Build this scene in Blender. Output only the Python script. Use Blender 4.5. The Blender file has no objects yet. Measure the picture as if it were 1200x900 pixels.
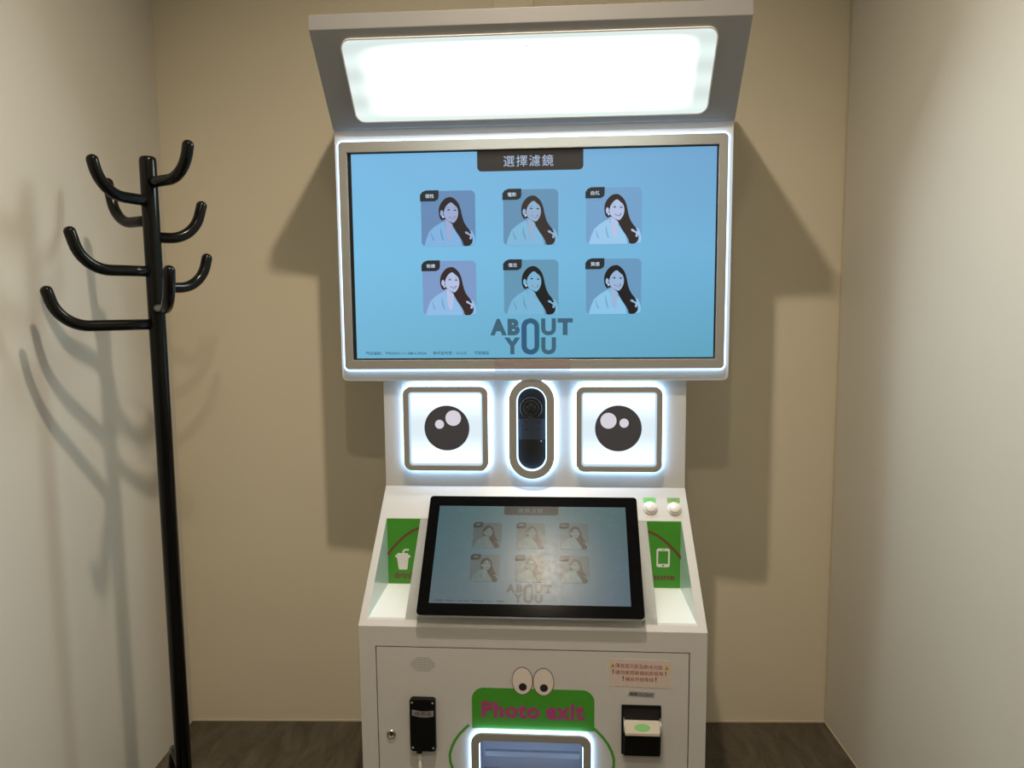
import bpy, bmesh, math, random
from mathutils import Vector, Matrix
random.seed(3)
S = bpy.context.scene
COL = S.collection
PI = math.pi

# ---------------------------------------------------------------- camera
def camera():
    p, yaw, roll = .1071, .0214, -.0091
    f = Vector((-math.sin(yaw)*math.cos(p), math.cos(yaw)*math.cos(p), -math.sin(p)))
    r = Vector((math.cos(yaw), math.sin(yaw), 0)); u = r.cross(f)
    r2 = r*math.cos(roll)+u*math.sin(roll); u2 = -r*math.sin(roll)+u*math.cos(roll)
    cd = bpy.data.cameras.new('camera'); co = bpy.data.objects.new('camera', cd); COL.objects.link(co)
    m = Matrix((r2, u2, -f)).transposed().to_4x4(); m.translation = (0, 0, 1.5702)
    co.matrix_world = m
    cd.sensor_fit = 'HORIZONTAL'; cd.sensor_width = 36; cd.lens = 879.8/1200*36; cd.clip_start = .02
    S.camera = co
camera()
# ---------------------------------------------------------------- world, exposure
w = bpy.data.worlds.new('world'); S.world = w; w.use_nodes = True
w.node_tree.nodes['Background'].inputs[0].default_value = (.02, .02, .02, 1)
w.node_tree.nodes['Background'].inputs[1].default_value = .3
S.view_settings.view_transform = 'Standard'; S.view_settings.look = 'None'
S.view_settings.gamma = 1; S.view_settings.exposure = 0
S.view_settings.use_curve_mapping = False
LAMP_W = 28.0            # watts of the front downlight
LAMP2_W = 14.0           # watts of the rear downlight
LAMP_COL = (1, .835, .64)
LAMP_R = .035
BOX_CORE = 28.0          # light box radiance
LED = 9.0; LED_COL = (.42, .69, 1)
SCREEN = 1.0

# ---------------------------------------------------------------- materials
def lin(c):
    return tuple(((v/255)/12.92 if v/255 <= .04045 else (((v/255)+.055)/1.055)**2.4) for v in c)
MC = {}
def new_mat(name):
    m = bpy.data.materials.new(name); m.use_nodes = True
    return m, m.node_tree, m.node_tree.nodes['Principled BSDF']
def mat(name, col, rough=.5, metal=0, var=.03, scale=30, bump=0, spec=.5, coat=0, trans=0):
    """principled with fine procedural mottling"""
    if name in MC: return MC[name]
    m, nt, b = new_mat(name)
    N = nt.nodes.new; L = nt.links.new
    tc = N('ShaderNodeTexCoord'); no = N('ShaderNodeTexNoise'); no.inputs['Scale'].default_value = scale
    no.inputs['Detail'].default_value = 4
    L(tc.outputs['Object'], no.inputs['Vector'])
    mr = N('ShaderNodeMapRange'); mr.inputs[3].default_value = 1-var; mr.inputs[4].default_value = 1+var
    L(no.outputs['Fac'], mr.inputs[0])
    mx = N('ShaderNodeVectorMath'); mx.operation = 'MULTIPLY'; mx.inputs[0].default_value = col[:3]
    L(mr.outputs[0], mx.inputs[1]); L(mx.outputs[0], b.inputs['Base Color'])
    b.inputs['Roughness'].default_value = rough; b.inputs['Metallic'].default_value = metal
    b.inputs['Specular IOR Level'].default_value = spec
    b.inputs['Coat Weight'].default_value = coat
    b.inputs['Transmission Weight'].default_value = trans
    if bump:
        bp = N('ShaderNodeBump'); bp.inputs['Strength'].default_value = bump; bp.inputs['Distance'].default_value = .002
        L(no.outputs['Fac'], bp.inputs['Height']); L(bp.outputs[0], b.inputs['Normal'])
    MC[name] = m; return m
def emit(name, col, strength=1.0):
    if name in MC: return MC[name]
    m = bpy.data.materials.new(name); m.use_nodes = True; nt = m.node_tree; nt.nodes.clear()
    e = nt.nodes.new('ShaderNodeEmission'); o = nt.nodes.new('ShaderNodeOutputMaterial')
    e.inputs[0].default_value = (*col[:3], 1); e.inputs[1].default_value = strength
    nt.links.new(e.outputs[0], o.inputs[0]); MC[name] = m; return m
def lcd(name, srgb, dust=0.0):
    """a lit piece of screen print under a faintly reflecting cover"""
    if name in MC: return MC[name]
    m, nt, b = new_mat(name)
    b.inputs['Base Color'].default_value = (.012, .012, .013, 1) if not dust else (dust, dust, dust*.93, 1)
    b.inputs['Roughness'].default_value = .30 if dust else .45
    b.inputs['Specular IOR Level'].default_value = .15 if dust else .12
    b.inputs['Emission Color'].default_value = (*lin(srgb), 1)
    b.inputs['Emission Strength'].default_value = SCREEN*(.8 if dust else 1)
    if dust:
        N = nt.nodes.new; L = nt.links.new
        tc = N('ShaderNodeTexCoord'); no = N('ShaderNodeTexNoise'); no.inputs['Scale'].default_value = 60; no.inputs['Detail'].default_value = 8
        L(tc.outputs['Object'], no.inputs['Vector'])
        mr = N('ShaderNodeMapRange'); mr.inputs[1].default_value = .35; mr.inputs[2].default_value = .7; mr.inputs[3].default_value = .25; mr.inputs[4].default_value = .28
        L(no.outputs['Fac'], mr.inputs[0]); L(mr.outputs[0], b.inputs['Roughness'])
    MC[name] = m; return m

def wall_mat(name, col):
    m, nt, b = new_mat(name); N = nt.nodes.new; L = nt.links.new
    tc = N('ShaderNodeTexCoord')
    n1 = N('ShaderNodeTexNoise'); n1.inputs['Scale'].default_value = 2.2; n1.inputs['Detail'].default_value = 5
    n2 = N('ShaderNodeTexNoise'); n2.inputs['Scale'].default_value = 160; n2.inputs['Detail'].default_value = 3
    L(tc.outputs['Object'], n1.inputs[0]); L(tc.outputs['Object'], n2.inputs[0])
    mr = N('ShaderNodeMapRange'); mr.inputs[3].default_value = .965; mr.inputs[4].default_value = 1.035
    L(n1.outputs['Fac'], mr.inputs[0])
    mx = N('ShaderNodeVectorMath'); mx.operation = 'MULTIPLY'; mx.inputs[0].default_value = col
    L(mr.outputs[0], mx.inputs[1]); L(mx.outputs[0], b.inputs['Base Color'])
    b.inputs['Roughness'].default_value = .7; b.inputs['Specular IOR Level'].default_value = .3
    bp = N('ShaderNodeBump'); bp.inputs['Strength'].default_value = .12; bp.inputs['Distance'].default_value = .001
    L(n2.outputs['Fac'], bp.inputs['Height']); L(bp.outputs[0], b.inputs['Normal'])
    return m
def floor_mat():
    m, nt, b = new_mat('dark stone-look vinyl'); N = nt.nodes.new; L = nt.links.new
    tc = N('ShaderNodeTexCoord'); mp = N('ShaderNodeMapping'); mp.inputs['Scale'].default_value = (5, 1.4, 1); mp.inputs['Rotation'].default_value = (0, 0, .55)
    L(tc.outputs['Object'], mp.inputs[0])
    n1 = N('ShaderNodeTexNoise'); n1.inputs['Scale'].default_value = 3.2; n1.inputs['Detail'].default_value = 9; n1.inputs['Roughness'].default_value = .66; n1.inputs['Distortion'].default_value = .8
    L(mp.outputs[0], n1.inputs[0])
    n2 = N('ShaderNodeTexNoise'); n2.inputs['Scale'].default_value = 45; n2.inputs['Detail'].default_value = 6
    L(mp.outputs[0], n2.inputs[0])
    ad = N('ShaderNodeMath'); ad.operation = 'MULTIPLY_ADD'; ad.inputs[1].default_value = .35
    L(n2.outputs['Fac'], ad.inputs[0]); L(n1.outputs['Fac'], ad.inputs[2])
    cr = N('ShaderNodeValToRGB'); cr.color_ramp.elements[0].position = .46; cr.color_ramp.elements[0].color = (.036, .028, .018, 1)
    cr.color_ramp.elements[1].position = .86; cr.color_ramp.elements[1].color = (.105, .088, .062, 1)
    L(ad.outputs[0], cr.inputs[0]); L(cr.outputs[0], b.inputs['Base Color'])
    b.inputs['Roughness'].default_value = .55
    bp = N('ShaderNodeBump'); bp.inputs['Strength'].default_value = .25; bp.inputs['Distance'].default_value = .002
    L(ad.outputs[0], bp.inputs['Height']); L(bp.outputs[0], b.inputs['Normal'])
    return m

WHITE = mat('white powder coat', (.57, .565, .56), .34, var=.015, scale=60, bump=.05)
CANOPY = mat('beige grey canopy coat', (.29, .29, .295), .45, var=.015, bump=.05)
BEZEL = mat('beige grey bezel', (.27, .262, .245), .5, var=.015)
BLACK = mat('black glossy metal', (.005, .005, .0045), .20, var=.1, spec=.2)
BLACKP = mat('black plastic', (.004, .004, .0045), .35, var=.15, spec=.2)
BLACKM = mat('matt black', (.006, .006, .006), .8)
STEEL = mat('steel', (.55, .53, .5), .3, metal=1)
SILVER = mat('silver edge', (.62, .62, .64), .35, metal=.8)
GREEN = mat('green vinyl', (.055, .30, .022), .5, var=.05, scale=12)
GREENL = mat('pale green label', (.14, .50, .13), .5)
GREENM = mat('olive green label', (.16, .36, .09), .5)
PINK = mat('magenta lettering', (.38, .05, .19), .5)
BROWN = mat('dark red stroke', (.17, .05, .035), .5)
ICON = mat('white print', (.80, .78, .78), .5)
GLASSY = mat('mirror-like liner', (.50, .62, .60), .12, var=.01, coat=.6)
LINER = mat('glossy white liner', (.80, .83, .82), .18, var=.01)
INK = mat('black ink', (.012, .012, .015), .6)
RED = mat('red ink', (.42, .07, .05), .6)
YEL = mat('yellow ink', (.62, .40, .02), .6)
PAPER = mat('taped paper', (.62, .53, .49), .3, var=.06, scale=90, coat=.3)
TAPE = mat('grey label tape', (.30, .30, .33), .3, var=.1, scale=200)
LEDM = emit('led strip', LED_COL, LED)
LEDE = emit('eye led strip', LED_COL, LED*1.7)
LEDD = emit('display led strip', LED_COL, LED*.5)
LEDW = emit('led strip soft', LED_COL, 3.0)

# ---------------------------------------------------------------- helpers
def link(name, bm, mats, parent=None, smooth=False, bevel=0, angle=35):
    bmesh.ops.recalc_face_normals(bm, faces=bm.faces)
    me = bpy.data.meshes.new(name); bm.to_mesh(me); bm.free()
    for m in (mats if isinstance(mats, (list, tuple)) else [mats]): me.materials.append(m)
    o = bpy.data.objects.new(name, me); COL.objects.link(o)
    if parent: o.parent = parent
    if smooth:
        for p in me.polygons: p.use_smooth = True
    if bevel:
        b = o.modifiers.new('bevel', 'BEVEL'); b.width = bevel; b.segments = 3; b.limit_method = 'ANGLE'; b.angle_limit = math.radians(angle)
    return o
def empty(name, loc, rz, label, cat, group=None):
    o = bpy.data.objects.new(name, None); COL.objects.link(o); o.location = loc; o.rotation_euler = (0, 0, rz)
    o.empty_display_size = .1
    o['label'] = label; o['category'] = cat
    if group: o['group'] = group
    return o
class Frame:
    """a plane in space: o + a*e1 + b*e2 + d*n"""
    def __init__(s, o, e1, e2):
        s.o = Vector(o); s.e1 = Vector(e1).normalized(); s.e2 = Vector(e2).normalized(); s.n = s.e1.cross(s.e2)
    def __call__(s, a, b, d=0): return s.o+s.e1*a+s.e2*b+s.n*d
def rrect(x0, z0, x1, z1, r, n=8, rb=None):
    """rounded rectangle, counter-clockwise from lower left; rb = lower corner radius"""
    rb = r if rb is None else rb
    out = []
    for cx, cz, a0, q in ((x0+rb, z0+rb, PI, rb), (x1-rb, z0+rb, 1.5*PI, rb), (x1-r, z1-r, 0, r), (x0+r, z1-r, .5*PI, r)):
        for i in range(n+1):
            a = a0+.5*PI*i/n; out.append((cx+q*math.cos(a), cz+q*math.sin(a)))
    return out
def ell(cx, cz, rx, rz=None, n=32):
    rz = rx if rz is None else rz
    return [(cx+rx*math.cos(2*PI*i/n), cz+rz*math.sin(2*PI*i/n)) for i in range(n)]
def add_plate(bm, F, pts, d0, d1, mi=0):
    """extrude an outline between two offsets; d0 == d1 gives a single face"""
    top = [bm.verts.new(F(a, b, d1)) for a, b in pts]
    f = bm.faces.new(top); f.material_index = mi
    if d0 != d1:
        bot = [bm.verts.new(F(a, b, d0)) for a, b in pts]
        f = bm.faces.new(bot[::-1]); f.material_index = mi
        n = len(pts)
        for i in range(n):
            f = bm.faces.new((bot[i], bot[(i+1) % n], top[(i+1) % n], top[i])); f.material_index = mi
def add_ring(bm, F, po, pi_, d0, d1, mi=0):
    n = len(po)
    V = [[bm.verts.new(F(a, b, d)) for a, b in P] for P, d in ((po, d1), (pi_, d1), (pi_, d0), (po, d0))]
    for k in range(4):
        A, B = V[k], V[(k+1) % 4]
        for i in range(n):
            f = bm.faces.new((A[i], A[(i+1) % n], B[(i+1) % n], B[i])); f.material_index = mi
def plate(name, F, pts, d0, d1, m, parent, bevel=0):
    bm = bmesh.new(); add_plate(bm, F, pts, d0, d1); return link(name, bm, m, parent, bevel=bevel)
def ring(name, F, po, pi_, d0, d1, m, parent, bevel=0):
    bm = bmesh.new(); add_ring(bm, F, po, pi_, d0, d1); return link(name, bm, m, parent, bevel=bevel, angle=50)
def add_box(bm, x0, x1, y0, y1, z0, z1, mi=0):
    v = [bm.verts.new((x, y, z)) for x in (x0, x1) for y in (y0, y1) for z in (z0, z1)]
    for q in ((0, 1, 3, 2), (4, 6, 7, 5), (0, 4, 5, 1), (2, 3, 7, 6), (0, 2, 6, 4), (1, 5, 7, 3)):
        f = bm.faces.new([v[i] for i in q]); f.material_index = mi
def add_tube(bm, path, r, n=16, cap=True, mi=0):
    path = [Vector(p) for p in path]; prev = None; rings = []
    t0 = (path[1]-path[0]).normalized(); side = t0.orthogonal().normalized()
    for i, p in enumerate(path):
        a = path[max(i-1, 0)]; b = path[min(i+1, len(path)-1)]; t = (b-a).normalized()
        side = (side-t*side.dot(t)).normalized(); up = t.cross(side)
        rr = r[i] if isinstance(r, (list, tuple)) else r
        rings.append([bm.verts.new(p+side*math.cos(2*PI*k/n)*rr+up*math.sin(2*PI*k/n)*rr) for k in range(n)])
    for A, B in zip(rings, rings[1:]):
        for k in range(n):
            f = bm.faces.new((A[k], A[(k+1) % n], B[(k+1) % n], B[k])); f.material_index = mi
    if cap: bm.faces.new(rings[0][::-1]); bm.faces.new(rings[-1])
def add_lathe(bm, F, prof, n=32, mi=0):
    """prof = [(radius, offset along n)] around the frame's origin"""
    rings = []
    for r, d in prof:
        if r < 1e-6: rings.append([bm.verts.new(F(0, 0, d))])
        else: rings.append([bm.verts.new(F(r*math.cos(2*PI*k/n), r*math.sin(2*PI*k/n), d)) for k in range(n)])
    for A, B in zip(rings, rings[1:]):
        for k in range(n):
            k2 = (k+1) % n
            q = [A[k], A[k2]] if len(A) > 1 else [A[0]]
            q += [B[k2], B[k]] if len(B) > 1 else [B[0]]
            f = bm.faces.new(q); f.material_index = mi; f.smooth = True
TXT = {}
def text_polys(body, bold=0, spacing=1):
    """triangles of a text in its own plane, scaled to a unit box"""
    key = (body, bold, spacing)
    if key in TXT: return TXT[key]
    cu = bpy.data.curves.new('t', 'FONT'); cu.body = body; cu.size = 1; cu.offset = bold; cu.space_character = spacing
    cu.resolution_u = 4
    o = bpy.data.objects.new('t', cu); COL.objects.link(o)
    dg = bpy.context.evaluated_depsgraph_get(); me = o.evaluated_get(dg).to_mesh()
    vs = [(v.co.x, v.co.y) for v in me.vertices]; fs = [tuple(p.vertices) for p in me.polygons]
    o.evaluated_get(dg).to_mesh_clear(); bpy.data.objects.remove(o); bpy.data.curves.remove(cu)
    x0 = min(v[0] for v in vs); x1 = max(v[0] for v in vs); y0 = min(v[1] for v in vs); y1 = max(v[1] for v in vs)
    TXT[key] = ([((x-x0)/(x1-x0), (y-y0)/(y1-y0)) for x, y in vs], fs); return TXT[key]
def add_text(bm, F, body, box, d, mi=0, bold=0, spacing=1, shear=0):
    vs, fs = text_polys(body, bold, spacing); x0, z0, x1, z1 = box
    V = [bm.verts.new(F(x0+u*(x1-x0), z0+v*(z1-z0)+shear*u, d)) for u, v in vs]
    for f in fs:
        try: bm.faces.new([V[i] for i in f]).material_index = mi
        except ValueError: pass
def text(name, F, body, box, d, m, parent, **k):
    bm = bmesh.new(); add_text(bm, F, body, box, d, **k); return link(name, bm, m, parent)
def stroke(path, w):
    """closed outline of an open polyline of width w"""
    L_, R_ = [], []
    for i, p in enumerate(path):
        a = path[max(i-1, 0)]; b = path[min(i+1, len(path)-1)]
        t = Vector((b[0]-a[0], b[1]-a[1])).normalized(); nx, nz = -t.y*w/2, t.x*w/2
        L_.append((p[0]+nx, p[1]+nz)); R_.append((p[0]-nx, p[1]-nz))
    return L_+R_[::-1]
def smooth_closed(pts, k=4):
    out = []; n = len(pts)
    for i in range(n):
        p0, p1, p2, p3 = pts[i-1], pts[i], pts[(i+1) % n], pts[(i+2) % n]
        for j in range(k):
            t = j/k
            out.append(tuple(.5*(2*p1[c]+(p2[c]-p0[c])*t+(2*p0[c]-5*p1[c]+4*p2[c]-p3[c])*t*t+(3*p1[c]-p0[c]-3*p2[c]+p3[c])*t**3) for c in (0, 1)))
    return out

# ================================================================= the room
XL, XR, YB, YF, ZC = -1.2854, 1.1025, 2.6818, -1.7, 3.285
WALL = wall_mat('cream wall paint', (.66, .605, .475))
WALLS = wall_mat('cool-lit side wall paint', (.62, .60, .54))  # wall paint with the light box's cool light mixed into its colour
CEIL = wall_mat('ceiling paint', (.75, .73, .68))
def struct(name, b, m):
    bm = bmesh.new(); add_box(bm, *b); o = link(name, bm, m); o['kind'] = 'structure'; return o
struct('floor', (XL-.1, XR+.1, YF-.1, YB+.1, -.1, 0), floor_mat())
struct('wall_back', (XL-.1, XR+.1, YB, YB+.1, 0, ZC), WALL)
struct('wall_left', (XL-.1, XL, YF, YB, 0, ZC), WALLS)
struct('wall_right', (XR, XR+.1, YF, YB, 0, ZC), WALLS)
struct('wall_front', (XL-.1, XR+.1, YF-.1, YF, 0, ZC), WALL)
struct('ceiling', (XL-.1, XR+.1, YF-.1, YB+.1, ZC, ZC+.1), CEIL)
# thin caulk lines along the foot of the visible walls and up the right corner
caulk = mat('caulk', (.55, .48, .36), .6)
def trim(name, b):
    bm = bmesh.new(); add_box(bm, *b); o = link(name, bm, caulk); o['kind'] = 'structure'
trim('trim_1', (XL, XR, YB-.003, YB, 0, .006))
trim('trim_2', (XR-.004, XR, YB-.007, YB-.003, .006, ZC))
trim('trim_3', (XR-.003, XR, YF, YB-.007, 0, .004))

# ================================================================= ceiling downlights
def downlight(loc, watts, label):
    t = empty('downlight', loc, 0, label, 'light', 'ceiling downlights')
    F = Frame((0, 0, 0), (1, 0, 0), (0, -1, 0))        # n points down
    bm = bmesh.new(); add_lathe(bm, F, [(.040, .002), (.060, .002), (.060, .008), (.056, .011), (.043, .009), (.040, .002)]); link('trim_ring', bm, WHITE, t)
    bm = bmesh.new(); add_lathe(bm, F, [(0, .002), (.040, .002)]); link('diffuser', bm, emit('lamp glass', LAMP_COL, 60), t)
    ld = bpy.data.lights.new('downlight_lamp', 'AREA'); ld.shape = 'DISK'; ld.size = LAMP_R*2; ld.energy = watts; ld.color = LAMP_COL; ld.spread = math.radians(144)
    lo = bpy.data.objects.new('downlight_lamp', ld); COL.objects.link(lo); lo.parent = t; lo.location = (0, 0, -.013)
downlight((-.072, 1.203, ZC), LAMP_W, 'round recessed ceiling downlight nearer the photo kiosk')
downlight((-.050, .005, ZC), LAMP2_W, 'round recessed ceiling downlight farther from the kiosk, in mid ceiling')

# ================================================================= cable cover on the wall, above the kiosk
bm = bmesh.new(); add_box(bm, -.1095, .0271, YB-.014, YB, 2.30, ZC)
o = link('duct_cover', bm, mat('duct cover paint', (.62, .55, .42), .5), bevel=.002)
o['label'] = 'flat beige duct cover running up the back wall above the kiosk'; o['category'] = 'duct cover'

# ================================================================= the photo kiosk
K = empty('photo_kiosk', (.0014, 1.7729, 0), -.0481, 'white photo booth kiosk with lit canopy, large blue display and touch screen', 'kiosk')
FR = Frame((0, 0, 0), (1, 0, 0), (0, 0, 1))            # n points to the viewer (-y)
ZF, ZT, YT = .7722, 1.0708, .2393                       # console slope: front edge, top edge
SLEN = math.hypot(YT, ZT-ZF)
SL = Frame((0, 0, ZF), (1, 0, 0), (0, YT, ZT-ZF))
HB, HT = .430, .4085                                    # half widths at front edge and top

# cabinet ----------------------------------------------------------
bm = bmesh.new()
T = .003
DO = rrect(-.3885, .265, .3890, .7205, .002, 3)
add_ring(bm, FR, rrect(-HB, .222, HB, ZF, .0015, 3), DO, -.018, 0)
add_box(bm, -HB, -HB+T, .018, .46, .222, ZF-.001); add_box(bm, HB-T, HB, .018, .46, .222, ZF-.001)
add_box(bm, -HB, HB, .46, .463, .222, ZF-.001); add_box(bm, -HB+T, HB-T, .018, .46, .222, .225)
cab = link('cabinet', bm, WHITE, K, bevel=.0012)
ring('dark_gap_backing', FR, rrect(-.395, .259, .3955, .727, .002, 3), rrect(-.375, .28, .375, .70, .002, 3), -.024, -.0182, BLACKM, K)  # matt black liner added behind the door gap so it reads as shade
for sx in (-1, 1):
    for y in (.06, .40):
        bm = bmesh.new(); add_lathe(bm, Frame((sx*.36, y, .2), (1, 0, 0), (0, 1, 0)), [(0, 0), (.022, 0), (.022, .008), (.008, .010), (.008, .024), (0, .024)]); link('castor_foot', bm, BLACKP, K)

# door with the print slot -----------------------------------------
SLOT_O = rrect(-.150, .315, .150, .5045, .028, 10); SLOT_I = rrect(-.130, .335, .130, .4855, .014, 10)
door = ring('door', FR, rrect(-.3862, .2675, .3866, .7182, .0015, 10), rrect(-.138, .327, .138, .4935, .016, 10), -.016, -.001, WHITE, K)
ring('slot_bezel', FR, SLOT_O, SLOT_I, .006, .014, BEZEL, door, bevel=.0015)
ring('slot_light_strip', FR, rrect(-.153, .312, .153, .5075, .030, 10), rrect(-.139, .326, .139, .4945, .018, 10), -.0008, .0058, LEDM, door)
ring('slot_inner_light', FR, rrect(-.1345, .3305, .1345, .490, .016, 10), rrect(-.1285, .3365, .1285, .484, .012, 10), -.004, .0045, emit('slot led', LED_COL, LED*.5), door)
bm = bmesh.new(); G = -.001
# print chute: walls, a stepped back of three slats and a sloping tray
def quad(bm, pts, mi=0): bm.faces.new([bm.verts.new(p) for p in pts]).material_index = mi
x0, x1, z0, z1, yb = -.1345, .1345, .331, .490, .115
add_box(bm, x0-.002, x0, .004, yb, z0, z1); add_box(bm, x1, x1+.002, .004, yb, z0, z1)
add_box(bm, x0-.002, x1+.002, .004, yb, z1, z1+.002); add_box(bm, x0-.002, x1+.002, .004, yb, z0-.002, z0); add_box(bm, x0, x1, yb, yb+.003, z0, z1)
chute = link('print_chute', bm, mat('grey blue chute', (.50, .50, .58), .4), door)
for zz, yy, h in ((.478, .045, .010), (.462, .070, .016), (.438, .085, .009), (.412, .060, .014)):
    bm = bmesh.new(); add_box(bm, -.122, .122, yy, yy+.012, zz-h, zz); link('chute_slat', bm, mat('chute slat', (.44, .45, .52), .35), door, bevel=.0015)

# frog shaped sticker round the slot --------------------------------
n_ = 16
right = [(.1565, .518), (.167, .508), (.180, .494), (.192, .477), (.201, .458), (.2065, .438), (.2055, .418), (.199, .398), (.187, .378), (.170, .358), (.150, .342), (.120, .335)]
path = right+[(-a, b) for a, b in right[::-1]]
for sg in (1, -1): plate('sticker_outline', FR, stroke([(sg*q[0]+(.001 if sg < 0 else 0), q[1]) for q in right], .0065), -.001, -.0004, GREEN, door)
plate('sticker_top', FR, rrect(-.1475, .5105, .1575, .6175, .030, 8, .001), -.001, -.0002, GREEN, door)
def frog_eye(cx, cz):
    bm = bmesh.new()
    add_plate(bm, FR, ell(cx, cz, .0262, .0360, 40), -.001, .0002, 1); add_plate(bm, FR, ell(cx, cz, .0248, .0346, 40), .0002, .0004, 0)
    add_plate(bm, FR, ell(cx+.001, cz-.0155, .0100, None, 24), .0004, .0006, 1)
    link('sticker_eye', bm, [mat('eye white print', (.72, .64, .60), .5), INK], door)
frog_eye(-.0205, .6380); frog_eye(.0320, .6365)
text('sticker_lettering', FR, 'Photo', (-.1235, .5390, .0220, .5825), .0004, PINK, door, bold=.045, spacing=1.1)
text('sticker_lettering', FR, 'exit', (.0375, .5385, .1335, .5815), .0004, PINK, door, bold=.045, spacing=1.15)

# speaker grille, lock, card reader, bill acceptor, notices ----------
bm = bmesh.new()
for i in range(-6, 7):
    for j in range(-4, 5):
        if (i/6.4)**2+(j/4.4)**2 <= 1.06:
            cx, cz = -.2692+i*.00475, .6742+j*.0043
            add_plate(bm, FR, ell(cx, cz, .0010, None, 6), -.001, -.0006)
g = link('speaker_holes', bm, BLACKM, door); g['kind'] = 'stuff'
F = Frame((-.3542, .001, .4882), (1, 0, 0), (0, 0, 1))
bm = bmesh.new(); add_lathe(bm, F, [(.0115, 0), (.0115, .003), (.0095, .005), (.008, .0055), (.0075, .0035), (0, .0035)]); lk = link('lock', bm, STEEL, door)
bm = bmesh.new(); add_box(bm, -.3555, -.3529, -.0034, -.0020, .4832, .4932); link('keyhole', bm, BLACKM, lk)

rd = plate('card_reader', FR, rrect(-.3032, .4515, -.2380, .5905, .008, 6), -.001, .014, BLACKP, K, bevel=.003)
for sx in (-.2965, -.2445):
    for z in (.4615, .5805):
        F = Frame((sx, -.014, z), (1, 0, 0), (0, 0, 1)); bm = bmesh.new(); add_lathe(bm, F, [(.0028, 0), (.0026, .0012), (0, .0014)], 16); link('screw', bm, STEEL, rd)
arc = [(-.2968+.0545*i/10, .5628-.0035*math.sin(PI*i/10)-.0012*i/10) for i in range(11)]
bm = bmesh.new(); add_plate(bm, FR, arc+[(a, b-.0155) for a, b in arc[::-1]], .0141, .0144, 0)
add_text(bm, FR, '感應區', (-.291, .5475, -.247, .5580), .0147, 1)
link('label_tape', bm, [mat('reader tape', (.25, .25, .26), .35), INK], rd)
bm = bmesh.new(); add_box(bm, -.2875, -.2748, -.012, -.002, .4440, .4525); link('cable_plug', bm, BLACKP, rd, bevel=.001)
bm = bmesh.new(); add_box(bm, -.2865, -.2755, -.009, -.0002, .425, .4442); link('cable_clip', bm, mat('clear grey sleeve', (.52, .51, .47), .25), rd, bevel=.001)
bm = bmesh.new(); add_tube(bm, [(-.281, -.005, .426), (-.281, -.0045, .38), (-.280, -.0045, .33), (-.279, -.0045, .29)], .0038, 10); link('cable', bm, mat('white cable', (.58, .54, .48), .5), rd, smooth=True)

bl = ring('bill_acceptor', FR, rrect(.2240, .4560, .3205, .5835, .002, 3), rrect(.2275, .4600, .3170, .5795, .001, 3), -.001, .004, BLACKP, K, bevel=.0006)
plate('recess_plate', FR, rrect(.2275, .4600, .3170, .5795, .001, 3), -.001, .0015, BLACKM, bl)
plate('base_strip', FR, rrect(.2265, .4475, .3205, .4555, .001, 3), -.001, .003, mat('grey strip', (.42, .41, .38), .4), bl)
bm = bmesh.new()   # protruding snout
pr = [(.0015, .5455), (.010, .5445), (.024, .5235), (.024, .5165), (.0015, .5165)]
A = [bm.verts.new((.2315, -d, z)) for d, z in pr]; B = [bm.verts.new((.3165, -d, z)) for d, z in pr]
for i in range(5): bm.faces.new((A[i], A[(i+1) % 5], B[(i+1) % 5], B[i]))
bm.faces.new(A); bm.faces.new(B[::-1]); link('acceptor_snout', bm, mat('translucent snout', (.62, .58, .50), .25), bl, bevel=.001)
bm = bmesh.new(); f = Frame((.274, -.010, .5445), (1, 0, 0), (0, .5547, .8321))
add_plate(bm, f, ell(0, -.0122, .0195, .0085, 24), .0003, .0007); link('guide_light', bm, emit('green guide led', (.42, .85, .25), .42), bl)
for sx in (.2300, .3180):
    bm = bmesh.new(); add_tube(bm, [(sx, -.004, .552), (sx, -.018, .540), (sx, -.025, .526)], .0016, 8); link('guide_rail', bm, SILVER, bl, smooth=True)
bm = bmesh.new(); add_box(bm, .2295, .3165, -.020, -.001, .4620, .5120); link('cash_box_face', bm, mat('gloss black face', (.003, .003, .003), .3, spec=.2), bl, bevel=.0015)

bm = bmesh.new()
add_plate(bm, FR, [(.1938, .6305), (.244, .6300), (.300, .6285), (.3456, .6280), (.3447, .6985), (.290, .7005), (.235, .7015), (.1936, .7010)], -.001, -.0003, 0)
add_text(bm, FR, '僅收百元鈔及刷卡付款', (.2085, .6790, .3235, .6905), 0, 1, shear=-.004)
add_text(bm, FR, '請勿使用破損紙鈔投幣', (.2085, .6615, .3255, .6725), 0, 1, shear=-.002)
add_text(bm, FR, '機台不找零錢', (.2330, .6445, .3020, .6550), 0, 1, shear=-.001)
for a, b in ((.2030, .6655), (.3310, .6625), (.2275, .6480), (.3075, .6470)):
    add_plate(bm, FR, [(a-.0006, b), (a+.0006, b), (a+.0014, b+.0085), (a-.0014, b+.0085)], -.0003, 0, 3); add_plate(bm, FR, ell(a, b-.0022, .0012, None, 8), -.0003, 0, 3)
for a, b in ((.2020, .6835), (.3335, .6790)):
    add_plate(bm, FR, [(a-.0058, b-.004), (a+.0058, b-.004), (a, b+.0072)], -.0003, .0001, 2)
    add_plate(bm, FR, [(a-.0008, b-.001), (a+.0008, b-.001), (a+.0008, b+.003), (a-.0008, b+.003)], .0001, .0003, 3)
link('warning_notice', bm, [PAPER, RED, YEL, INK], door)
bm = bmesh.new(); add_plate(bm, FR, [(.2385, .6060), (.3035, .6035), (.3050, .6160), (.2435, .6190)], -.001, -.0003, 0)
add_text(bm, FR, '紙鈔入口NT', (.2450, .6078, .3000, .6160), 0, 1, bold=.01, shear=-.002)
link('slot_label', bm, [TAPE, INK], door)

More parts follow.
